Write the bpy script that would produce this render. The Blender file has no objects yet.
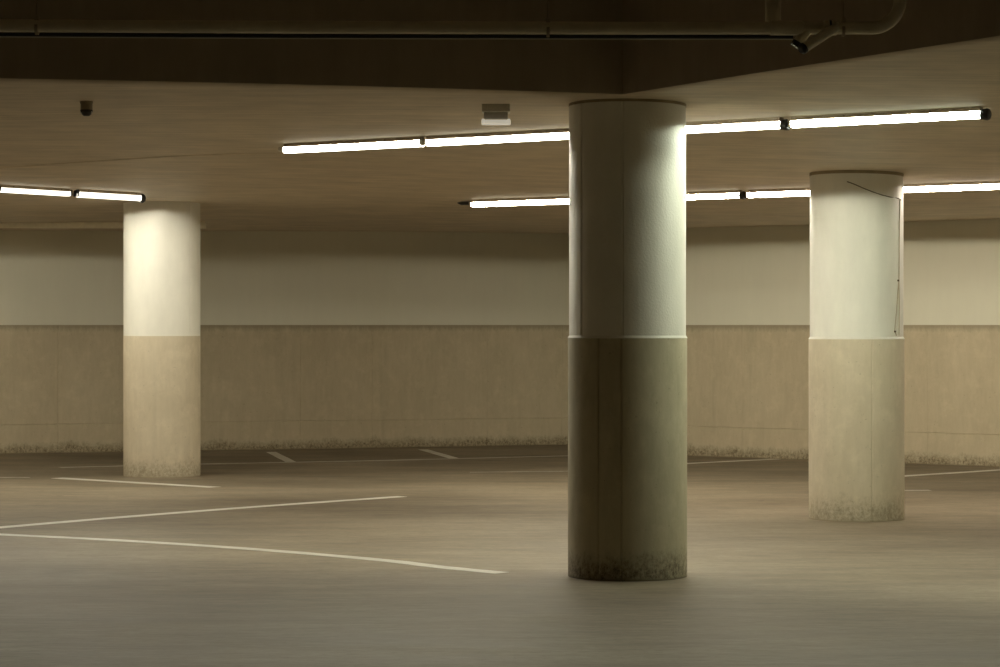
import bpy, bmesh, math, random
import numpy as np
from mathutils import Vector, Matrix
random.seed(4)
C = bpy.context.scene.collection
F = 2600.0; EYE = 1.70; HX = 500.0; HY = 325.0      # focal length in pixels, eye height, horizon

# ---------------------------------------------------------------- helpers
def floor_pt(px, py):
    Y = F*EYE/(py-HY); return Vector(((px-HX)/F*Y, Y, 0.0))
def at(px, py, Y):
    return Vector(((px-HX)/F*Y, Y, EYE+(HY-py)/F*Y))

def link(name, bm, mat, parent=None, smooth=False):
    me = bpy.data.meshes.new(name)
    bmesh.ops.recalc_face_normals(bm, faces=bm.faces)
    bm.to_mesh(me); bm.free()
    o = bpy.data.objects.new(name, me); C.objects.link(o)
    for m in (mat if isinstance(mat, (list, tuple)) else [mat]): me.materials.append(m)
    if smooth:
        for p in me.polygons: p.use_smooth = True
        try: me.set_sharp_from_angle(angle=math.radians(35))
        except Exception: pass
    if parent: o.parent = parent
    return o
def thing(name, label, cat, loc=(0,0,0), rot=None, group=None):
    o = bpy.data.objects.new(name, None); C.objects.link(o)
    o.empty_display_size = .1
    o.location = loc
    if rot is not None: o.rotation_euler = rot
    o['label'] = label; o['category'] = cat
    if group: o['group'] = group
    return o
def struct(o, label, cat):
    o['kind'] = 'structure'; o['label'] = label; o['category'] = cat; return o

def bevel_box(bm, x0, x1, y0, y1, z0, z1, r=0.0, seg=2):
    b = bmesh.new()
    bmesh.ops.create_cube(b, size=1)
    for v in b.verts:
        v.co = Vector((x0+(v.co.x+.5)*(x1-x0), y0+(v.co.y+.5)*(y1-y0), z0+(v.co.z+.5)*(z1-z0)))
    if r > 0: bmesh.ops.bevel(b, geom=b.edges[:], offset=r, segments=seg, affect='EDGES', profile=.5)
    me = bpy.data.meshes.new('t'); b.to_mesh(me); b.free(); bm.from_mesh(me); bpy.data.meshes.remove(me)
def tube(bm, pts, r, n=20, caps=True):
    pts = [Vector(p) for p in pts]; rings = []
    ref = None
    for i, p in enumerate(pts):
        t = (pts[min(i+1, len(pts)-1)]-pts[max(i-1, 0)]).normalized()
        if ref is None:
            ref = Vector((0,0,1)) if abs(t.z) < .9 else Vector((0,1,0))
        a = (ref - t*ref.dot(t)).normalized(); ref = a; b = t.cross(a)
        rr = r[i] if isinstance(r, (list, tuple)) else r
        rings.append([bm.verts.new(p+rr*(math.cos(2*math.pi*k/n)*a+math.sin(2*math.pi*k/n)*b)) for k in range(n)])
    for A, B in zip(rings, rings[1:]):
        for k in range(n): bm.faces.new((A[k], A[(k+1)%n], B[(k+1)%n], B[k]))
    if caps: bm.faces.new(rings[0][::-1]); bm.faces.new(rings[-1])
def lathe(bm, prof, n=32, cx=0, cy=0):
    rings = []
    for r, z in prof:
        rings.append([bm.verts.new((cx+r*math.cos(2*math.pi*k/n), cy+r*math.sin(2*math.pi*k/n), z)) for k in range(n)])
    for A, B in zip(rings, rings[1:]):
        for k in range(n): bm.faces.new((A[k], A[(k+1)%n], B[(k+1)%n], B[k]))
    bm.faces.new(rings[0][::-1]); bm.faces.new(rings[-1])

# ---------------------------------------------------------------- materials
class N:
    def __init__(s, name):
        s.m = bpy.data.materials.new(name); s.m.use_nodes = True
        s.t = s.m.node_tree; s.b = s.t.nodes['Principled BSDF']
    def n(s, typ, **kw):
        x = s.t.nodes.new(typ)
        for k, v in kw.items():
            if k in x.inputs: x.inputs[k].default_value = v
            else: setattr(x, k, v)
        return x
    def l(s, a, b): s.t.links.new(a, b)
    def noise(s, scale, sv=(1,1,1), detail=6, rough=.6, coords=None):
        g = s.n('ShaderNodeNewGeometry'); mp = s.n('ShaderNodeMapping')
        mp.inputs['Scale'].default_value = sv
        s.l(g.outputs['Position'], mp.inputs['Vector'])
        t = s.n('ShaderNodeTexNoise'); t.inputs['Scale'].default_value = scale
        t.inputs['Detail'].default_value = detail; t.inputs['Roughness'].default_value = rough
        s.l(mp.outputs['Vector'], t.inputs['Vector']); return t.outputs['Fac']
    def ramp(s, fac, a, b, lo=0., hi=1.):
        r = s.n('ShaderNodeMapRange'); r.inputs['From Min'].default_value = a; r.inputs['From Max'].default_value = b
        r.inputs['To Min'].default_value = lo; r.inputs['To Max'].default_value = hi
        s.l(fac, r.inputs['Value']); return r.outputs['Result']
    def math(s, op, a, b):
        x = s.n('ShaderNodeMath', operation=op)
        for i, v in enumerate((a, b)):
            if isinstance(v, (int, float)): x.inputs[i].default_value = v
            else: s.l(v, x.inputs[i])
        return x.outputs[0]
    def mix(s, fac, a, b):
        x = s.n('ShaderNodeMix', data_type='RGBA')
        for sock, v in ((x.inputs[0], fac), (x.inputs[6], a), (x.inputs[7], b)):
            if isinstance(v, (int, float)): sock.default_value = v
            elif isinstance(v, tuple): sock.default_value = (*v, 1)
            else: s.l(v, sock)
        return x.outputs[2]
    def bump(s, fac, strength=.3, dist=.01):
        x = s.n('ShaderNodeBump'); x.inputs['Strength'].default_value = strength; x.inputs['Distance'].default_value = dist
        s.l(fac, x.inputs['Height']); s.l(x.outputs['Normal'], s.b.inputs['Normal'])
    def z(s):
        g = s.n('ShaderNodeNewGeometry'); q = s.n('ShaderNodeSeparateXYZ'); s.l(g.outputs['Position'], q.inputs[0])
        return q.outputs

def paint(name, col, var=.1, rough=.6, streak=(1,1,.15), bump=.15, low=None):
    m = N(name)
    a = m.noise(2.2, (1,1,1)); b = m.noise(9, streak, 8)
    f = m.math('MULTIPLY', m.ramp(a, .3, .7), .5); f = m.math('ADD', f, m.math('MULTIPLY', m.ramp(b, .35, .7), .5))
    c2 = tuple(c*(1-2.2*var) for c in col)
    m.l(m.mix(f, c2, tuple(min(1, c*(1+var*.4)) for c in col)), m.b.inputs['Base Color'])
    m.b.inputs['Roughness'].default_value = rough
    m.bump(m.noise(60, (1,1,1), 4), bump, .004)
    return m.m
def concrete(name, col, dark, grime=(.13,.095,.045), gh=.16, rough=.75, top_dark=None, gstr=.85):
    m = N(name)
    a = m.noise(1.6, (1,1,.6), 8, .65); b = m.noise(14, (1,1,.25), 8, .7); c = m.noise(70, (1,1,1), 4)
    f = m.math('ADD', m.math('MULTIPLY', m.ramp(a, .3, .72), .55), m.math('MULTIPLY', m.ramp(b, .3, .75), .45))
    base = m.mix(f, dark, col)
    vs = m.ramp(m.noise(3.5, (1,1,.06), 6, .6), .56, .72); base = m.mix(m.math('MULTIPLY', vs, .22), base, tuple(x*.55 for x in dark))
    blotch = m.ramp(m.noise(4.5, (1,1,1), 8, .7), .5, .7); base = m.mix(m.math('MULTIPLY', blotch, .28), base, tuple(min(1, x*1.25) for x in col))
    pits = m.ramp(m.noise(38, (1,1,1), 3, .5), .68, .74)
    base = m.mix(m.math('MULTIPLY', pits, .35), base, tuple(x*.45 for x in dark))
    zz = m.z()[2]
    # splash-water stain along the foot, ragged upper outline
    n1 = m.noise(5, (1,1,.5), 10, .75); n2 = m.noise(34, (1,1,.8), 10, .8)
    edge = m.math('ADD', m.math('MULTIPLY', n1, gh*2.1), m.math('MULTIPLY', n2, gh*.9))
    g = m.ramp(m.math('SUBTRACT', edge, zz), gh*.35, gh*1.15)
    g2 = m.math('MULTIPLY', m.ramp(n2, .35, .6), g)
    g3 = m.math('MULTIPLY', m.math('MAXIMUM', g2, m.ramp(zz, .03, .0)), gstr)
    base = m.mix(g3, base, grime)
    if top_dark:  # ragged darker band towards the top edge
        n3 = m.noise(22, (1,1,.3), 8, .75)
        tg = m.ramp(m.math('ADD', zz, m.math('MULTIPLY', n3, .16)), top_dark+.07, top_dark+.14)
        base = m.mix(m.math('MULTIPLY', tg, .55), base, tuple(x*.5 for x in dark))
    m.l(base, m.b.inputs['Base Color'])
    m.b.inputs['Roughness'].default_value = rough
    h = m.math('ADD', m.math('MULTIPLY', b, .6), m.math('MULTIPLY', c, .4))
    m.bump(h, .35, .006)
    return m.m
def plain(name, col, rough=.5, metal=0., var=.12):
    m = N(name)
    m.l(m.mix(m.ramp(m.noise(25, (1,1,1), 5), .3, .7), tuple(c*(1-var) for c in col), col), m.b.inputs['Base Color'])
    m.b.inputs['Roughness'].default_value = rough; m.b.inputs['Metallic'].default_value = metal
    return m.m
def glow(name, col, s, c0=.035, c1=.042, leak=2.4, bat_lo=.35):
    m = N(name); m.b.inputs['Base Color'].default_value = (.8,.8,.8,1)
    m.b.inputs['Emission Color'].default_value = (*col, 1)
    # photometry of a low-glare batten: hardly any light leaves it higher than two degrees below the horizontal
    g = m.n('ShaderNodeNewGeometry'); q = m.n('ShaderNodeSeparateXYZ'); m.l(g.outputs['Incoming'], q.inputs[0])
    dn = m.math('MULTIPLY', q.outputs[2], -1.0)
    bat = m.ramp(dn, .30, .60, 1.0, bat_lo)          # batwing: brightest sideways, weaker straight down
    m.l(m.math('ADD', m.math('MULTIPLY', m.ramp(dn, c0, c1, 0.0, s), bat), leak), m.b.inputs['Emission Strength'])
    m.b.inputs['Roughness'].default_value = .4
    return m.m

M = {}
# floor: trowelled sealed concrete
m = N('floor_concrete')
a = m.noise(.35, (.5,1.0,1), 8, .6); b = m.noise(1.6, (.45,1.6,1), 8, .65); c = m.noise(9, (.5,1.6,1), 8, .7); d = m.noise(90, (1,1,1), 4)
f = m.math('ADD', m.math('MULTIPLY', m.ramp(a, .32, .68), .4), m.math('MULTIPLY', m.ramp(b, .3, .7), .35))
f = m.math('ADD', f, m.math('MULTIPLY', m.ramp(c, .3, .7), .25))
e = m.noise(30, (.5,1.5,1), 8, .75)
base = m.mix(m.ramp(f, .25, .8), (.16,.128,.088), (.37,.31,.225))
base = m.mix(m.math('MULTIPLY', m.ramp(e, .5, .62), .38), base, (.11,.09,.062))
base = m.mix(m.math('MULTIPLY', m.ramp(m.noise(3.2, (.35,2.2,1), 8, .7), .54, .66), .30), base, (.13,.105,.075))
spot = m.ramp(m.noise(2.6, (1,1,1), 2, .4), .79, .80)
base = m.mix(m.math('MULTIPLY', spot, .5), base, (.05,.04,.03))
m.l(base, m.b.inputs['Base Color'])
m.l(m.ramp(b, .3, .7, .6, .72), m.b.inputs['Roughness'])
m.b.inputs['Specular IOR Level'].default_value = .3
m.bump(m.math('ADD', m.math('MULTIPLY', c, .7), m.math('MULTIPLY', d, .3)), .12, .004)
M['floor'] = m.m
M['line'] = paint('line_paint', (.78,.75,.68), .12, .5, (1,1,1), .1)
M['line_worn'] = paint('worn_line_paint', (.56,.52,.44), .2, .6, (1,1,1), .1)
M['wall_con'] = concrete('wall_concrete', (.60,.51,.36), (.44,.37,.25), gh=.13, gstr=.95, top_dark=1.62)
M['wall_paint'] = paint('wall_paint', (.72,.69,.56), .02, .6)
M['ceiling'] = paint('ceiling_paint', (.72,.61,.46), .17, .55, (.12,1.6,1), .35)
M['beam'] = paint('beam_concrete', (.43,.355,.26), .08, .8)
M['col_paint'] = paint('column_paint', (.80,.78,.70), .05, .5, (1,1,.3), .5)
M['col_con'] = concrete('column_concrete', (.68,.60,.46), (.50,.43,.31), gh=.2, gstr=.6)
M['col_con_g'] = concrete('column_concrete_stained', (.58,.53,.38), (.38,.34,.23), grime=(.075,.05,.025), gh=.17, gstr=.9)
M['ring'] = paint('brown_strip', (.42,.34,.22), .2, .8)
M['pipe'] = paint('pipe_paint', (.88,.80,.62), .1, .4, (1,1,1), .05)
M['pipe_pale'] = paint('pipe_pale', (.92,.86,.70), .08, .4, (1,1,1), .05)
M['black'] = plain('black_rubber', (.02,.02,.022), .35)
M['grey'] = plain('grey_plastic', (.75,.72,.62), .5)
m_ = N('glow_rim'); m_.b.inputs['Base Color'].default_value = (.85,.82,.74,1); m_.b.inputs['Emission Color'].default_value = (1,.93,.76,1); m_.b.inputs['Emission Strength'].default_value = .35; M['glow_rim'] = m_.m  # faint glow put into the rim and clips so they look bright
M['white'] = plain('white_plastic', (.78,.76,.70), .4)
M['housing'] = plain('housing_metal', (.74,.66,.56), .45)
M['seam'] = plain('dark_crack', (.10,.07,.04), .8)
M['cable'] = plain('cable_brown', (.48,.40,.29), .6)

# ---------------------------------------------------------------- ceiling height field (above the eye)
ref = np.array([(-3.04,15.8,1.50),(.8,16.96,1.512),(2.6,13.7,1.52),(.87,17.3,1.497),(3.07,22.4,1.335),(-3.8,28.9,1.378),
                (-6.4,34.3,1.25),(.9,36.8,1.30),(5.9,31.2,1.275),(2.44,33.74,1.259),(8,22,1.36),(8,14,1.50),(-8,16,1.48),(-8,25,1.38),(-1,27,1.385),(0,20,1.462)])
A = np.c_[np.ones(len(ref)), ref[:,0], ref[:,1]]
pl, *_ = np.linalg.lstsq(A, ref[:,2], rcond=None)
res = ref[:,2]-A@pl
S2 = 2*5.0**2
K = np.exp(-((ref[:,None,0]-ref[None,:,0])**2+(ref[:,None,1]-ref[None,:,1])**2)/S2)+np.eye(len(ref))*.01
wts = np.linalg.solve(K, res)
def cz(x, y):
    return float(EYE+pl[0]+pl[1]*x+pl[2]*y+np.sum(wts*np.exp(-((ref[:,0]-x)**2+(ref[:,1]-y)**2)/S2)))

# ---------------------------------------------------------------- setting
XL, XR, YF, YB = -12.0, 11.0, -5.0, 39.0
bm = bmesh.new(); bevel_box(bm, XL, XR, YF, YB+1, -.3, 0)
FLOOR = struct(link('floor', bm, M['floor']), 'smooth grey-beige trowelled concrete garage floor', 'floor')

def front(x):
    if x <= .8: return 16.96+(x-.8)*(16.96-15.8)/3.84
    if x <= 3.6: return 16.96+(x-.8)*(13.7-16.96)/1.8
    return 16.96+2.8*(13.7-16.96)/1.8
xs = sorted(set([XL+i*(XR-XL)/80 for i in range(81)]+[.8, 3.6]))
bm = bmesh.new(); G = []
NY = 70
for x in xs:
    G.append([bm.verts.new((x, front(x)+(YB-front(x))*j/NY, cz(x, front(x)+(YB-front(x))*j/NY))) for j in range(NY+1)])
for i in range(len(xs)-1):
    for j in range(NY): bm.faces.new((G[i][j], G[i+1][j], G[i+1][j+1], G[i][j+1]))
CEIL = link('ceiling', bm, M['ceiling'], smooth=True)
md = CEIL.modifiers.new('slab', 'SOLIDIFY'); md.thickness = .25; md.offset = 1.0
CEIL.data.flip_normals() if CEIL.data.polygons[0].normal.z > 0 else None
md.offset = -1.0
struct(CEIL, 'low beige painted concrete ceiling slab carrying the light strips', 'ceiling')

ZU = 4.6
def beam(name, x0, x1, label):
    bm = bmesh.new(); st = [x for x in xs if x0 <= x <= x1]
    lo = [bm.verts.new((x, front(x)-.004, cz(x, front(x))-.002)) for x in st]
    hi = [bm.verts.new((x, front(x)-.004, ZU)) for x in st]
    lo2 = [bm.verts.new((x, front(x)+.3, cz(x, front(x))+.05)) for x in st]
    hi2 = [bm.verts.new((x, front(x)+.3, ZU)) for x in st]
    for A_, B_ in ((lo, hi), (hi, hi2), (hi2, lo2), (lo2, lo)):
        for i in range(len(st)-1): bm.faces.new((A_[i], A_[i+1], B_[i+1], B_[i]))
    bm.faces.new((lo[0], hi[0], hi2[0], lo2[0])); bm.faces.new((lo[-1], hi[-1], hi2[-1], lo2[-1]))
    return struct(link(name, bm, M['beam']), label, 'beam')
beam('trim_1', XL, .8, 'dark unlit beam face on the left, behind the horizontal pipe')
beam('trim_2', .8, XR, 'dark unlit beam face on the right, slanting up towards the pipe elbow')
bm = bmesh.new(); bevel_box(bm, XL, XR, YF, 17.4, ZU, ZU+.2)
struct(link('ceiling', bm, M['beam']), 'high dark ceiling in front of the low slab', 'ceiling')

def wall(name, p, q, label, thick=.3, split=True, joints=(), ztop=None, zp=EYE+.0):
    """p->q footprint on the room side, normal towards the camera"""
    p = Vector((p[0], p[1], 0)); q = Vector((q[0], q[1], 0)); L = (q-p).length; d = (q-p)/L
    n = Vector((d.y, -d.x, 0))
    if n.dot(-(p+q)/2+Vector((0, 18, 0))) < 0: n = -n
    def P(s, o, z): return p+d*s+n*o+Vector((0,0,z))
    def slab(name, s0, s1, z0, z1, o0, o1, mat, parent=None):
        bm = bmesh.new()
        v = [bm.verts.new(P(s, o, z)) for s in (s0, s1) for o in (o0, o1) for z in (z0, z1)]
        for f in ((0,1,3,2),(4,6,7,5),(0,4,5,1),(2,3,7,6),(0,2,6,4),(1,5,7,3)): bm.faces.new([v[i] for i in f])
        return link(name, bm, mat, parent)
    if not split:
        o = slab(name, 0, L, 0, ztop, -thick, 0, M['beam']); return struct(o, label, 'wall')
    # concrete dado with shallow vertical board joints and one horizontal joint
    bm = bmesh.new(); js = sorted(j for j in joints if 0 < j < L); g = .012; zj = .385
    prof = [0]+[v for j in js for v in (j-g/2, j, j+g/2)]+[L]
    dep = [0]+[v for j in js for v in (0, -.005, 0)]+[0]
    zz = [0, zj-.008, zj, zj+.008, zp]; dz = [0, 0, -.008, 0, 0]
    V = [[bm.verts.new(P(s, min(a_, b_), z)) for z, b_ in zip(zz, dz)] for s, a_ in zip(prof, dep)]
    for i in range(len(V)-1):
        for j in range(len(zz)-1): bm.faces.new((V[i][j], V[i+1][j], V[i+1][j+1], V[i][j+1]))
    B0 = [bm.verts.new(P(s, -thick, z)) for s, z in ((0,0),(L,0),(L,zp),(0,zp))]
    bm.faces.new(B0)
    o = struct(link(name, bm, M['wall_con']), label, 'wall')
    u = slab('painted_band', 0, L, zp, ztop or 3.2, -thick, .012, M['wall_paint'], o)
    u['label'] = 'cream painted upper half of the wall'
    return o
def lerp_wall(p, q, px):
    # distance along p->q of the wall point seen in image column px
    k = (px-HX)/F; d = (q[0]-p[0], q[1]-p[1]); t = (k*p[1]-p[0])/(d[0]-k*d[1])
    return t*math.hypot(*d)
pa = (-6.59, 34.26); pb = (.92, 36.83)
sl = (pb[1]-pa[1])/(pb[0]-pa[0])
w0 = (XL, pa[1]+(XL-pa[0])*sl); w1 = (1.92, pb[1]+(1.92-pb[0])*sl)
wall('wall_back', w0, w1, 'long far wall, cream paint above bare stained concrete, left of the central column',
     joints=[lerp_wall(w0, w1, x) for x in (-60, 58, 300, 372, 487, 562)])
qa = (2.44, 33.74); qb = (5.986, 31.13); s2 = (qb[1]-qa[1])/(qb[0]-qa[0])
r0 = (1.94, qa[1]+(1.94-qa[0])*s2); r1 = (XR, qa[1]+(XR-qa[0])*s2)
wall('wall_right', r0, r1, 'far wall right of the central column, cream paint above bare stained concrete',
     joints=[lerp_wall(r0, r1, x) for x in (743, 928, 1060)])
wall('wall_return', w1, r0, 'short return wall hidden behind the central column', joints=[])
wall('wall_left', (XL, YF), (XL, w0[1]), 'side wall out of view on the left', split=False, ztop=ZU)
wall('wall_east', (XR, YF), (XR, r1[1]), 'side wall out of view on the right', split=False, ztop=ZU)
wall('wall_front', (XL, YF), (XR, YF), 'wall behind the camera', split=False, ztop=ZU)

# ceiling joint ridge on the left
bm = bmesh.new()
def on_ceiling(px, py, drop=0.0):
    v = HY-py; Y = F*1.4/v
    for _ in range(30): Y = F*(cz((px-HX)/F*Y, Y)-drop-EYE)/v
    X = (px-HX)/F*Y; return Vector((X, Y, cz(X, Y)-drop))
pts = [on_ceiling(x, y, -.026) for x, y in ((-60,170),(0,165),(50,161),(110,157),(170,153),(230,150.5),(284,150))]
tube(bm, pts, .036, 24)
struct(link('trim_3', bm, M['ceiling'], smooth=True), 'faint raised joint crossing the low ceiling on the left', 'trim')

# ---------------------------------------------------------------- painted lines (parts of the floor)
def strip(pts, w, mat, label):
    pts = [floor_pt(*p) if len(p) == 2 else Vector(p) for p in pts]
    # smooth resample
    out = []
    for i in range(len(pts)-1):
        p0 = pts[max(i-1,0)]; p1 = pts[i]; p2 = pts[i+1]; p3 = pts[min(i+2, len(pts)-1)]
        for k in range(8):
            t = k/8; out.append(.5*((2*p1)+(p2-p0)*t+(2*p0-5*p1+4*p2-p3)*t*t+(3*p1-p0-3*p2+p3)*t**3))
    out.append(pts[-1]); bm = bmesh.new(); L = []; R = []
    for i, p in enumerate(out):
        t = (out[min(i+1,len(out)-1)]-out[max(i-1,0)]).normalized(); n = Vector((-t.y, t.x, 0))
        e = 1+.05*math.sin(i*1.7)
        L.append([bm.verts.new(p+n*w/2*e+Vector((0,0,z))) for z in (-.002,.0015)])
        R.append([bm.verts.new(p-n*w/2*e+Vector((0,0,z))) for z in (-.002,.0015)])
    for i in range(len(out)-1):
        bm.faces.new((L[i][1], L[i+1][1], R[i+1][1], R[i][1])); bm.faces.new((L[i][0], R[i][0], R[i+1][0], L[i+1][0]))
        bm.faces.new((L[i][0], L[i+1][0], L[i+1][1], L[i][1])); bm.faces.new((R[i][0], R[i][1], R[i+1][1], R[i+1][0]))
    bm.faces.new((L[0][0], L[0][1], R[0][1], R[0][0])); bm.faces.new((L[-1][0], R[-1][0], R[-1][1], L[-1][1]))
    o = link('painted_line', bm, M[mat], FLOOR); o['label'] = label
strip([(-60,533),(0,527.5),(130,516.5),(260,506.5),(402,496.5)], .15, 'line', 'straight white bay line, the upper of the two long lines')
strip([(-60,532),(0,534.5),(120,540.5),(250,549),(380,560),(440,567),(502,573)], .14, 'line', 'long curved white line ending left of the central column')
strip([(57,478),(215,487.3)], .17, 'line', 'short white line in front of the left column')
strip([(-60,477.5),(30,477.5)], .10, 'line_worn', 'worn white line at the left edge of the floor')
strip([(60,467.5),(205,464),(380,460.5),(560,456),(610,455)], .15, 'line_worn', 'white line along the stalls at the far wall')
strip([(271,452),(291,462)], .13, 'line', 'short stall divider line by the far wall, the left one')
strip([(423,449.5),(455,458.6)], .13, 'line', 'short stall divider line by the far wall, the right one')
strip([(640,467),(690,463.4),(778,459)], .14, 'line', 'white line between the central and right columns')
strip([(860,479.5),(905,476),(1000,470),(1050,467)], .15, 'line', 'white line right of the right column')
strip([(470,472.3),(570,471.2)], .09, 'line_worn', 'thin faint line left of the central column')
strip([(900,490.5),(930,490.3)], .14, 'line_worn', 'faint short line just right of the right column')

# ---------------------------------------------------------------- columns
def column(px, width, py_base, py_line, label, con, seams_lo=(), seams_hi=(), ledge=.006, ring=None):
    v = py_base-HY
    yf = F*EYE/v                       # front of the foot
    r = width/2/F*yf/(1-width/2/F); Yc = yf+r
    X = (px-HX)/F*Yc
    zl = EYE-(py_line-HY)/F*yf
    top = min(cz(X+dx, Yc+dy) for dx in (-r,0,r) for dy in (-r,0,r))
    ztop = max(cz(X+dx, Yc+dy) for dx in (-r,0,r) for dy in (-r,0,r))+.02
    t = thing('column', label, 'column', (X, Yc, 0))
    n = 288
    def shaft(name, R, zs, seams, mat, bev):
        bm = bmesh.new(); rings = []
        ks = {int(round((math.degrees(math.asin(s))+270) % 360/360*n)) % n: 1 for s in seams}
        for z, dr in zs:
            ring_ = []
            for k in range(n):
                a = 2*math.pi*k/n; rr = R+dr-(.007 if k in ks else 0)
                ring_.append(bm.verts.new((rr*math.cos(a), rr*math.sin(a), z)))
            rings.append(ring_)
        for A_, B_ in zip(rings, rings[1:]):
            for k in range(n): bm.faces.new((A_[k], A_[(k+1)%n], B_[(k+1)%n], B_[k]))
        bm.faces.new(rings[0][::-1]); bm.faces.new(rings[-1])
        return link(name, bm, mat, t, smooth=True)
    lo = shaft('concrete_shaft', r, [(0,.0),(.02,0),(zl-ledge*1.3,0),(zl,-ledge*1.1)], seams_lo, con, 0)
    if ledge > .003:  # pale colour on the slope stands in for the ledge's highlight
        bm = bmesh.new(); n3 = 160; pr = [(r+.0015, zl-.016), (r+.0015, zl-.012), (r-ledge-.001, zl+.004), (r-ledge-.004, zl+.004), (r-.006, zl-.016)]
        V = [[bm.verts.new((R_*math.cos(2*math.pi*k/n3), R_*math.sin(2*math.pi*k/n3), z_)) for R_, z_ in pr] for k in range(n3)]
        for k in range(n3):
            for j in range(5): bm.faces.new((V[k][j], V[(k+1)%n3][j], V[(k+1)%n3][(j+1)%5], V[k][(j+1)%5]))
        o = link('ledge', bm, M['col_paint'], t, smooth=False); o['label'] = 'thin sloping ledge, coloured pale as a highlight, between concrete and paint'
    lo['label'] = 'bare grey concrete lower half'
    hi = shaft('painted_shaft', r-ledge, [(zl,0),(ztop,0)], seams_hi, M['col_paint'], 0)
    hi['label'] = 'smooth cream painted upper half'
    if ring:  # thin brown collar around the top of the shaft
        bm = bmesh.new()
        n2 = 96; pr = []
        for k in range(n2):
            a = 2*math.pi*k/n2; zc = cz(X+r*math.cos(a), Yc+r*math.sin(a)); pr.append((a, zc))
        V = []
        for a, zc in pr:
            V.append([bm.verts.new(((R_)*math.cos(a), (R_)*math.sin(a), z_)) for R_, z_ in
                      ((r-ledge-.005, zc-ring), (r-ledge+.003, zc-ring), (r-ledge+.003, zc+.01), (r-ledge-.005, zc+.01))])
        for k in range(n2):
            for j in range(4): bm.faces.new((V[k][j], V[(k+1)%n2][j], V[(k+1)%n2][(j+1)%4], V[k][(j+1)%4]))
        o = link('brown_strip', bm, M['ring'], t, smooth=True); o['label'] = 'narrow brown strip under the ceiling'
    return t, X, Yc, r, zl
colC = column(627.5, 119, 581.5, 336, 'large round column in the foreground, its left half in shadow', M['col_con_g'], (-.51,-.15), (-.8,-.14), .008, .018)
colR = column(856.5, 95, 522, 337.5, 'round column on the right with a thin cable and a crack near its top', M['col_con'], (.2,), (), .010, .026)
colL = column(162, 76.5, 478, 336, 'round column on the left with a bright cream upper half', M['col_con'], (), (.82,), .0015, None)

# crack and loose cable on the right column
def on_col(c, px, py, off=0.0):
    _, X, Yc, r, zl = c; k = (px-HX)/F; rr = r+off
    # ray (k*Y, Y) against circle
    a = 1+k*k; b = -2*(k*X+Yc); cc = X*X+Yc*Yc-rr*rr; D = max(0, b*b-4*a*cc)
    Y = (-b-math.sqrt(D))/(2*a); return Vector((k*Y, Y, EYE+(HY-py)/F*Y))
bm = bmesh.new()
tube(bm, [on_col(colR, x, y, -.010) for x, y in ((847,181.5),(855,184.5),(864,188.5),(873,192),(882,195),(890,197),(898,198.3),(901,200))], .0045, 8)
o = link('crack', bm, M['seam'], colR[0]); o.matrix_parent_inverse = Matrix.Translation(-Vector((colR[1], colR[2], 0)))
o['label'] = 'thin dark crack in the paint near the top'
t = thing('loose_cable', 'thin loose cable running down the right edge of the right column', 'cable', on_col(colR, 899, 336))
inv = Matrix.Translation(-Vector(t.location))
def child(name, bm, mat, t_, smooth=False):
    o = link(name, bm, mat, t_, smooth); o.matrix_parent_inverse = Matrix.Translation(-Vector(t_.location)); return o
bm = bmesh.new()
tube(bm, [on_col(colR, x, y, -.006) for x, y in ((900,200),(899.6,220),(899.3,250),(899,280),(899.2,300),(899.3,320),(899,335.5))], .0045, 8)
child('wire', bm, M['cable'], t, True)
bm = bmesh.new()
tube(bm, [on_col(colR, x, y, -.004) for x, y in ((899,279),(898,290),(897,305),(895.5,322),(894.7,331),(896.5,335.5))], .004, 8)
child('wire', bm, M['cable'], t, True)
for x, y in ((898.3,280.5),(895,331.5)):
    bm = bmesh.new(); p = on_col(colR, x, y, 0); bevel_box(bm, p.x-.008, p.x+.008, p.y-.010, p.y+.006, p.z-.008, p.z+.008, .003); child('clip', bm, M['seam'], t)

# ---------------------------------------------------------------- strip lights
LIT = {   # tint of each lamp, how bright it burns, and its cut-off
 'green': ((.92,1.0,.78), .95, .055, .075), 'side': ((.95,1.0,.77), 1.65, .060, .085), 'cream': ((1.0,.95,.76), .38, .065, .080), 'first': ((1.0,.95,.76), 1.4, .065, .080),
 'warm':  ((1.0,.95,.78), 1.1, .052, .062),  'rose':  ((1.0,.87,.70), .4, .036, .046), 'rear': ((1.0,.93,.72), 1.0, .036, .046),
 'far':  ((1.0,.93,.72), 1.7, .030, .040),
}
BOT = 62.0; SIDE = 190.0
for k, (c, g_, c0_, c1_) in LIT.items():
    M['bot_'+k] = glow('lamp_bottom_'+k, c, BOT*(.7 if k in ('green', 'side') else 1.1), c0_, c1_, 2.2, 1.0); M['side_'+k] = glow('lamp_side_'+k, c, SIDE*g_, c0_, c1_)
HALF = .037
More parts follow.
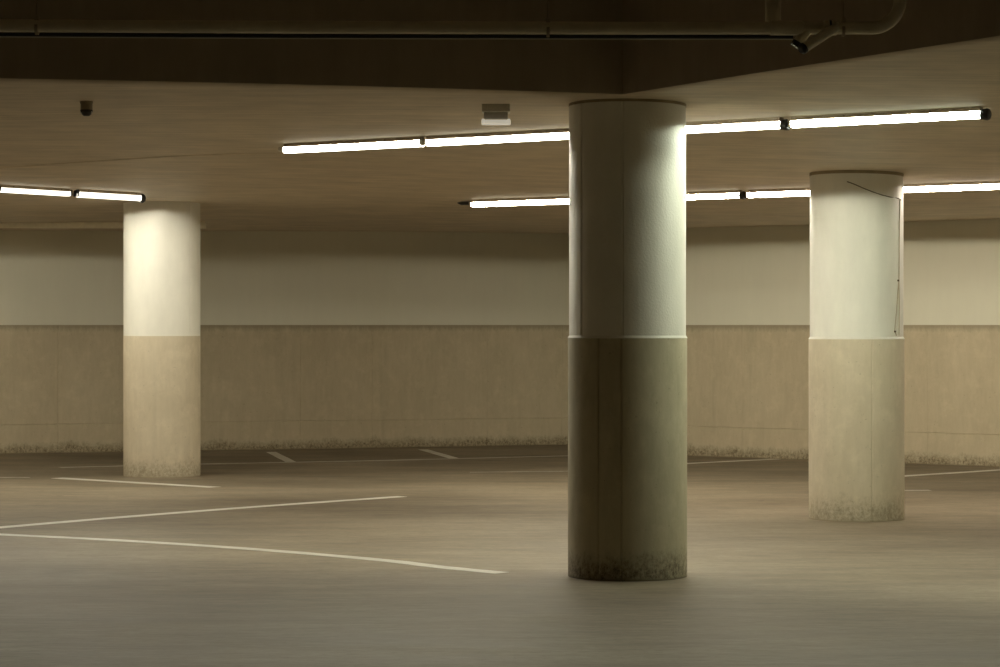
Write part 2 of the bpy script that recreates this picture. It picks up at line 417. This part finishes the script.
def fixture(a, b, tone, label, group, endcap_a='joint', endcap_b='joint', H=.046, drop=None):
    if drop is None: drop = H/2+.030
    """a, b: image points on the centre of the lit lens at either end"""
    v0 = []
    for px, py in (a, b): v0.append(on_ceiling(px, py, drop))
    A_, B_ = v0; L = (B_-A_).length; d = (B_-A_).normalized()
    rz = math.atan2(d.y, d.x); ry = -math.asin(d.z)
    t = thing('strip_light', label, 'light fixture', (A_+B_)/2, (0, ry, rz), group)
    h = L/2
    z1 = H/2; z0 = -H/2
    # lens: a shallow trough, glowing sides and a recessed brighter underside
    bm = bmesh.new(); rim = .004; rr = .016; prof = []
    for k in range(7):
        an = math.pi/2*k/6; prof.append((HALF-rr+rr*math.cos(an), z0+rr-rr*math.sin(an)))
    prof = [(HALF, z1)]+prof
    full = prof+[(-y, z) for y, z in prof[::-1]]
    e = .0
    S = [[bm.verts.new((x, y, z)) for y, z in full] for x in (-h+.012, h-.012)]
    nb = len(full); ib = 7  # segment between prof[-1] and its mirror = underside
    for k in range(nb-1):
        f_ = bm.faces.new((S[0][k], S[1][k], S[1][k+1], S[0][k+1]))
        mid = (full[k][1]+full[k+1][1])/2
        f_.material_index = 1 if k == ib else 0
        f_.smooth = (k != ib)
    bm.faces.new(S[0]); bm.faces.new(S[1][::-1])
    bm.faces.new((S[0][0], S[0][-1], S[1][-1], S[1][0]))
    le = link('lens', bm, [M['side_'+tone], M['bot_'+tone]], t)
    # housing above the lens
    bm = bmesh.new(); bevel_box(bm, -h+.008, h-.008, -HALF-.004, HALF+.004, z1, z1+.009, .003)
    link('housing', bm, M['housing'], t)
    bm = bmesh.new(); bevel_box(bm, -h+.01, h-.01, -.030, .030, z1+.009, drop+.006, .002)
    link('mounting_rail', bm, M['housing'], t)
    for sx, kind in ((-1, endcap_a), (1, endcap_b)):
        if kind is None: continue
        bm = bmesh.new()
        if kind == 'joint':
            bevel_box(bm, sx*(h-.012), sx*(h+.016), -HALF-.004, HALF+.004, z0+.004, z1+.02, .008) if sx > 0 else bevel_box(bm, -h-.016, -h+.012, -HALF-.004, HALF+.004, z0+.004, z1+.02, .008)
            link('end_cap', bm, M['black'], t)
        elif kind == 'clear':
            lo_, hi_ = sorted((sx*(h-.012), sx*(h+.05))); bevel_box(bm, lo_, hi_, -HALF+.004, HALF-.004, z0+.012, z1+.01, .014, 3)
            link('end_cap', bm, M['white'], t)
        elif kind == 'round':
            b2 = [(sx*(h+q), 0, 0) for q in (-.012, .03, .045, .055)]
            tube(bm, b2, [H*.72, H*.9, H*.78, H*.4], 24)
            link('end_cap', bm, M['black'], t, True)
        elif kind == 'plug':
            lo_, hi_ = sorted((sx*(h-.012), sx*(h+.03))); bevel_box(bm, lo_, hi_, -HALF, HALF, z0+.01, z1+.01, .008)
            link('end_cap', bm, M['white'], t)
            bm = bmesh.new(); tube(bm, [(sx*(h+q), 0, zz_) for q, zz_ in ((.03,.02),(.18,.02),(.24,.025))], [.02,.02,.006], 12)
            link('plug', bm, M['black'], t, True)
        elif kind == 'hook':
            lo_, hi_ = sorted((sx*(h-.012), sx*(h+.012))); bevel_box(bm, lo_, hi_, -HALF, HALF, z0+.006, z1+.01, .008)
            link('end_cap', bm, M['grey'], t)
    # small screw heads on the rail
    for q in (-.3, .35):
        bm = bmesh.new(); tube(bm, [(q, -.033, z1+.016), (q, -.026, z1+.016)], .005, 10); link('screw', bm, M['seam'], t)
    return t
g1 = 'strip lights of the long front row'; g2 = 'strip lights of the rear row'; g3 = 'strip lights of the left row'
def row1(u): return 325-(174.5+(u-285)*.0514)
def f1(u): return (u, row1(u))
fixture(f1(285), f1(423), 'first', 'leftmost strip light of the front row, with a pale end cap', g1, 'clear', 'hook')
fixture(f1(427.5), f1(598), 'cream', 'strip light running behind the top of the foreground column from its left', g1, 'hook', 'hook')
fixture(f1(604), f1(783), 'cream', 'strip light just right of the foreground column top, in the front row', g1, 'hook', 'round')
fixture(f1(791.5), f1(983), 'green', 'rightmost and largest strip light, with a black round end cap', g1, 'hook', 'round')
def row2(u): return 325-(120.2+(u-472)*.0345)
def f2(u): return (u, row2(u))
fixture(f2(473), f2(603), 'rear', 'rear row strip light left of the foreground column, with a black plug', g2, 'plug', 'joint')
fixture(f2(606), f2(741.5), 'rear', 'rear row strip light seen between the foreground column and a joint', g2, 'joint', 'round')
fixture(f2(748.5), f2(888), 'rose', 'rear row strip light partly hidden by the right column', g2, 'hook', 'joint')
fixture(f2(892), f2(1042), 'rose', 'rear row strip light leaving the frame right of the right column', g2, 'joint', 'joint')
def f3(u): return (u, 190.0+(u-0)*(198.5-190)/143)
fixture(f3(76.8), f3(140), 'warm', 'left row strip light ending above the left column', g3, 'joint', 'round', H=.055)
fixture(f3(-2), f3(69), 'warm', 'left row strip light at the left edge of the picture', g3, 'joint', 'joint')
fixture(f3(-100), f3(-6), 'warm', 'added left row strip light beyond the left edge of the picture', g3, 'joint', 'joint')  # unseen lamp added past the row's visible end for more light
# unseen lamps added outside the view to light the central column and far walls
for (xa, ya), (xb, yb), nm in (((4.6,17.9),(5.7,17.0),'first'), ((5.8,16.9),(6.9,16.0),'second'), ((5.2,24.6),(6.3,23.8),'third'), ((-9.2,26.0),(-8.6,27.1),'fourth'), ((-8.5,27.3),(-7.9,28.4),'fifth')):
    za, zb = cz(xa,ya)-.055, cz(xb,yb)-.055
    fixture((HX+xa/ya*F, HY-(za-EYE)/ya*F), (HX+xb/yb*F, HY-(zb-EYE)/yb*F), {'third':'rose','fourth':'far','fifth':'far'}.get(nm, 'side'),
            nm+' added strip light out of the picture '+('to the right' if xa > 0 else 'to the left'), 'added strip lights beyond the picture edges', 'joint', 'joint')

# ---------------------------------------------------------------- ceiling devices
# square emergency light
p = on_ceiling(496, 105.5); W = .20
t = thing('emergency_light', 'small square grey light box with white rim on ceiling left of the foreground column', 'light fixture', p)
bm = bmesh.new(); bevel_box(bm, -W/2+.003, W/2-.003, -W/2, W/2, -.05, .006, .006); link('base', bm, M['grey'], t)
bm = bmesh.new(); bevel_box(bm, -W/2+.018, W/2-.018, -W/2+.018, W/2-.018, -.105, -.05, .004); link('body', bm, plain('grey_dark', (.55,.53,.46), .5), t)
bm = bmesh.new(); bevel_box(bm, -W/2, W/2, -W/2, W/2, -.128, -.104, .006); link('rim', bm, M['glow_rim'], t)
for s in (-1, 1):
    bm = bmesh.new(); bevel_box(bm, s*(W/2-.012)-.009, s*(W/2-.012)+.009, -W/2-.006, -W/2+.012, -.13, -.098, .003); link('clip', bm, M['glow_rim'], t)
# smoke detector
p = on_ceiling(86.5, 101.5)
t = thing('smoke_detector', 'small dark smoke detector hanging from the ceiling at upper left', 'smoke detector', p)
bm = bmesh.new(); lathe(bm, [(.044,.006),(.044,-.012),(.040,-.016),(.040,-.058),(.036,-.062)], 32); link('base', bm, plain('detector_base', (.30,.24,.15), .5), t, True)
bm = bmesh.new(); lathe(bm, [(.042,-.056),(.042,-.072),(.034,-.078),(.030,-.088),(.018,-.098)], 32); link('sensor_head', bm, M['black'], t, True)
for s in (-1, 1):
    bm = bmesh.new(); bevel_box(bm, s*.038-.004, s*.038+.004, -.022, -.014, -.084, -.068, .002); link('tab', bm, M['white'], t)

# ---------------------------------------------------------------- pipes under the beam
YP = 13.6; RP = 6.4/F*YP
t = thing('drain_pipe', 'grey pipe running along the dark beam with an elbow rising at the right', 'pipe', at(640, 28, YP))
def arc(c, r0, a0, a1, n=16):
    return [Vector((c[0]+r0*math.cos(a0+(a1-a0)*i/n), YP, c[1]+r0*math.sin(a0+(a1-a0)*i/n))) for i in range(n+1)]
RB = 28/F*YP
e0 = at(872, 28, YP)
pts = [at(-250, 25, YP), at(0, 25.6, YP), at(300, 27.2, YP), at(640, 28.2, YP), at(820, 28, YP)]
bm = bmesh.new(); tube(bm, pts, RP, 28); child('straight_pipe', bm, M['pipe'], t, True)
pe = arc((e0.x, e0.z+RB), RB, -math.pi/2, 0)
bm = bmesh.new(); tube(bm, [at(818, 28, YP)]+pe+[pe[-1]+Vector((0,0,1.9))], RP, 28); child('elbow_pipe', bm, M['pipe'], t, True)
for x0, x1 in ((824, 836),):
    bm = bmesh.new(); tube(bm, [at(x0-1, 28, YP), at(x0, 28, YP), at(x1, 28, YP), at(x1+1, 28, YP)], [RP, RP+.006, RP+.006, RP], 28); child('coupling', bm, M['pipe'], t, True)
    bm = bmesh.new(); tube(bm, [at(829, 28, YP), at(831, 28, YP)], RP+.010, 28); child('clamp', bm, M['black'], t, True)
bm = bmesh.new(); tube(bm, [at(770, 28, YP), at(771, 28, YP), at(802, 28, YP), at(803, 28, YP)], [RP, RP+.005, RP+.005, RP], 28); child('coupling', bm, M['pipe'], t, True)
# branch slanting down-left
bm = bmesh.new(); tube(bm, [at(836, 27, YP-.02), at(804, 48, YP-.10)], 5.0/F*YP, 24); child('branch_pipe', bm, M['pipe_pale'], t, True)
bm = bmesh.new(); tube(bm, [at(808, 28, YP), at(797.5, 44, YP)], 5.6/F*YP, 24); child('branch_pipe', bm, M['pipe'], t, True)
bm = bmesh.new(); tube(bm, [at(804.5, 47.6, YP-.10), at(802.0, 49.3, YP-.105), at(800.5, 50.3, YP-.11)], [5.6/F*YP, 5.6/F*YP, 3.5/F*YP], 24); child('end_cap', bm, M['black'], t, True)
bm = bmesh.new(); tube(bm, [at(798.5, 42.5, YP), at(795.5, 47, YP)], [6.2/F*YP, 6.0/F*YP], 24); child('end_cap', bm, M['black'], t, True)
for x, y in ((37, 19), (548, 21.5), (843, 21)):
    bm = bmesh.new(); q = at(x, y+9, YP)
    bevel_box(bm, q.x-.012, q.x+.012, YP-.02, YP+.02, q.z+RP-.004, q.z+RP+.03, .003)
    tube(bm, [q+Vector((0,0,RP+.02)), Vector((q.x, YP, ZU))], .005, 8)
    tube(bm, [q+Vector((-.008,0,0)), q+Vector((.008,0,0))], RP+.003, 28)
    child('hanger', bm, M['beam'], t)
# dark strip beneath the pipe: a thin black tube over a grey one
t = thing('black_tube', 'thin black tube just below the long grey pipe', 'black_tube', at(400, 36.5, YP+.05))
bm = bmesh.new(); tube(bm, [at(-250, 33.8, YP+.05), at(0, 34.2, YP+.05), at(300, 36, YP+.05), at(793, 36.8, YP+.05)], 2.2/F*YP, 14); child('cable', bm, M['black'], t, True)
bm = bmesh.new(); tube(bm, [at(-250, 36.3, YP+.06), at(0, 36.7, YP+.06), at(300, 38.4, YP+.06), at(793, 39.0, YP+.06)], .7/F*YP, 8); child('grey_tube', bm, M['grey'], t, True)
# riser
bm = bmesh.new(); q = at(773, 22, YP+.12)
tube(bm, [Vector((q.x, q.y, q.z-.03)), Vector((q.x, q.y, ZU))], 8/F*YP, 28)
o = link('riser_pipe', bm, M['pipe'], smooth=True); o['label'] = 'short vertical pipe rising behind the long grey pipe at the top edge'; o['category'] = 'pipe'

# pipe below the ceiling at the far left
YW = 32.6
t = thing('wall_pipe', 'pale pipe under the ceiling at the far wall, left of the left column', 'pipe', at(62, 224, YW))
bm = bmesh.new(); tube(bm, [at(-200, 223.5, YW), at(206, 224.5, YW)], 4.2/F*YW, 24); child('main_pipe', bm, M['pipe_pale'], t, True)
bm = bmesh.new(); tube(bm, [at(-200, 217.8, YW), at(206, 218.5, YW)], 1.6/F*YW, 12); child('thin_pipe', bm, M['pipe_pale'], t, True)
for x in (-80, 61, 204):
    bm = bmesh.new(); q = at(x, 219, YW); zc = cz(q.x, YW)
    bevel_box(bm, q.x-.02, q.x+.02, YW-.06, YW+.06, q.z-.06, zc+.01, .005); child('bracket', bm, M['pipe_pale'], t)

# ---------------------------------------------------------------- world, camera, view
w = bpy.data.worlds.new('World'); bpy.context.scene.world = w; w.use_nodes = True
w.node_tree.nodes['Background'].inputs[0].default_value = (.5,.45,.38,1)
w.node_tree.nodes['Background'].inputs[1].default_value = .09
cam = bpy.data.cameras.new('Camera'); co = bpy.data.objects.new('Camera', cam); C.objects.link(co)
cam.sensor_width = 36; cam.lens = F/1000*36; cam.shift_y = -(333.5-HY)/1000; cam.clip_end = 200
co.location = (0, 0, EYE); co.rotation_euler = (math.pi/2, 0, 0)
S = bpy.context.scene; S.camera = co
S.view_settings.view_transform = 'Standard'; S.view_settings.look = 'None'
S.view_settings.gamma = 1; S.view_settings.use_curve_mapping = False; S.view_settings.exposure = 0.14
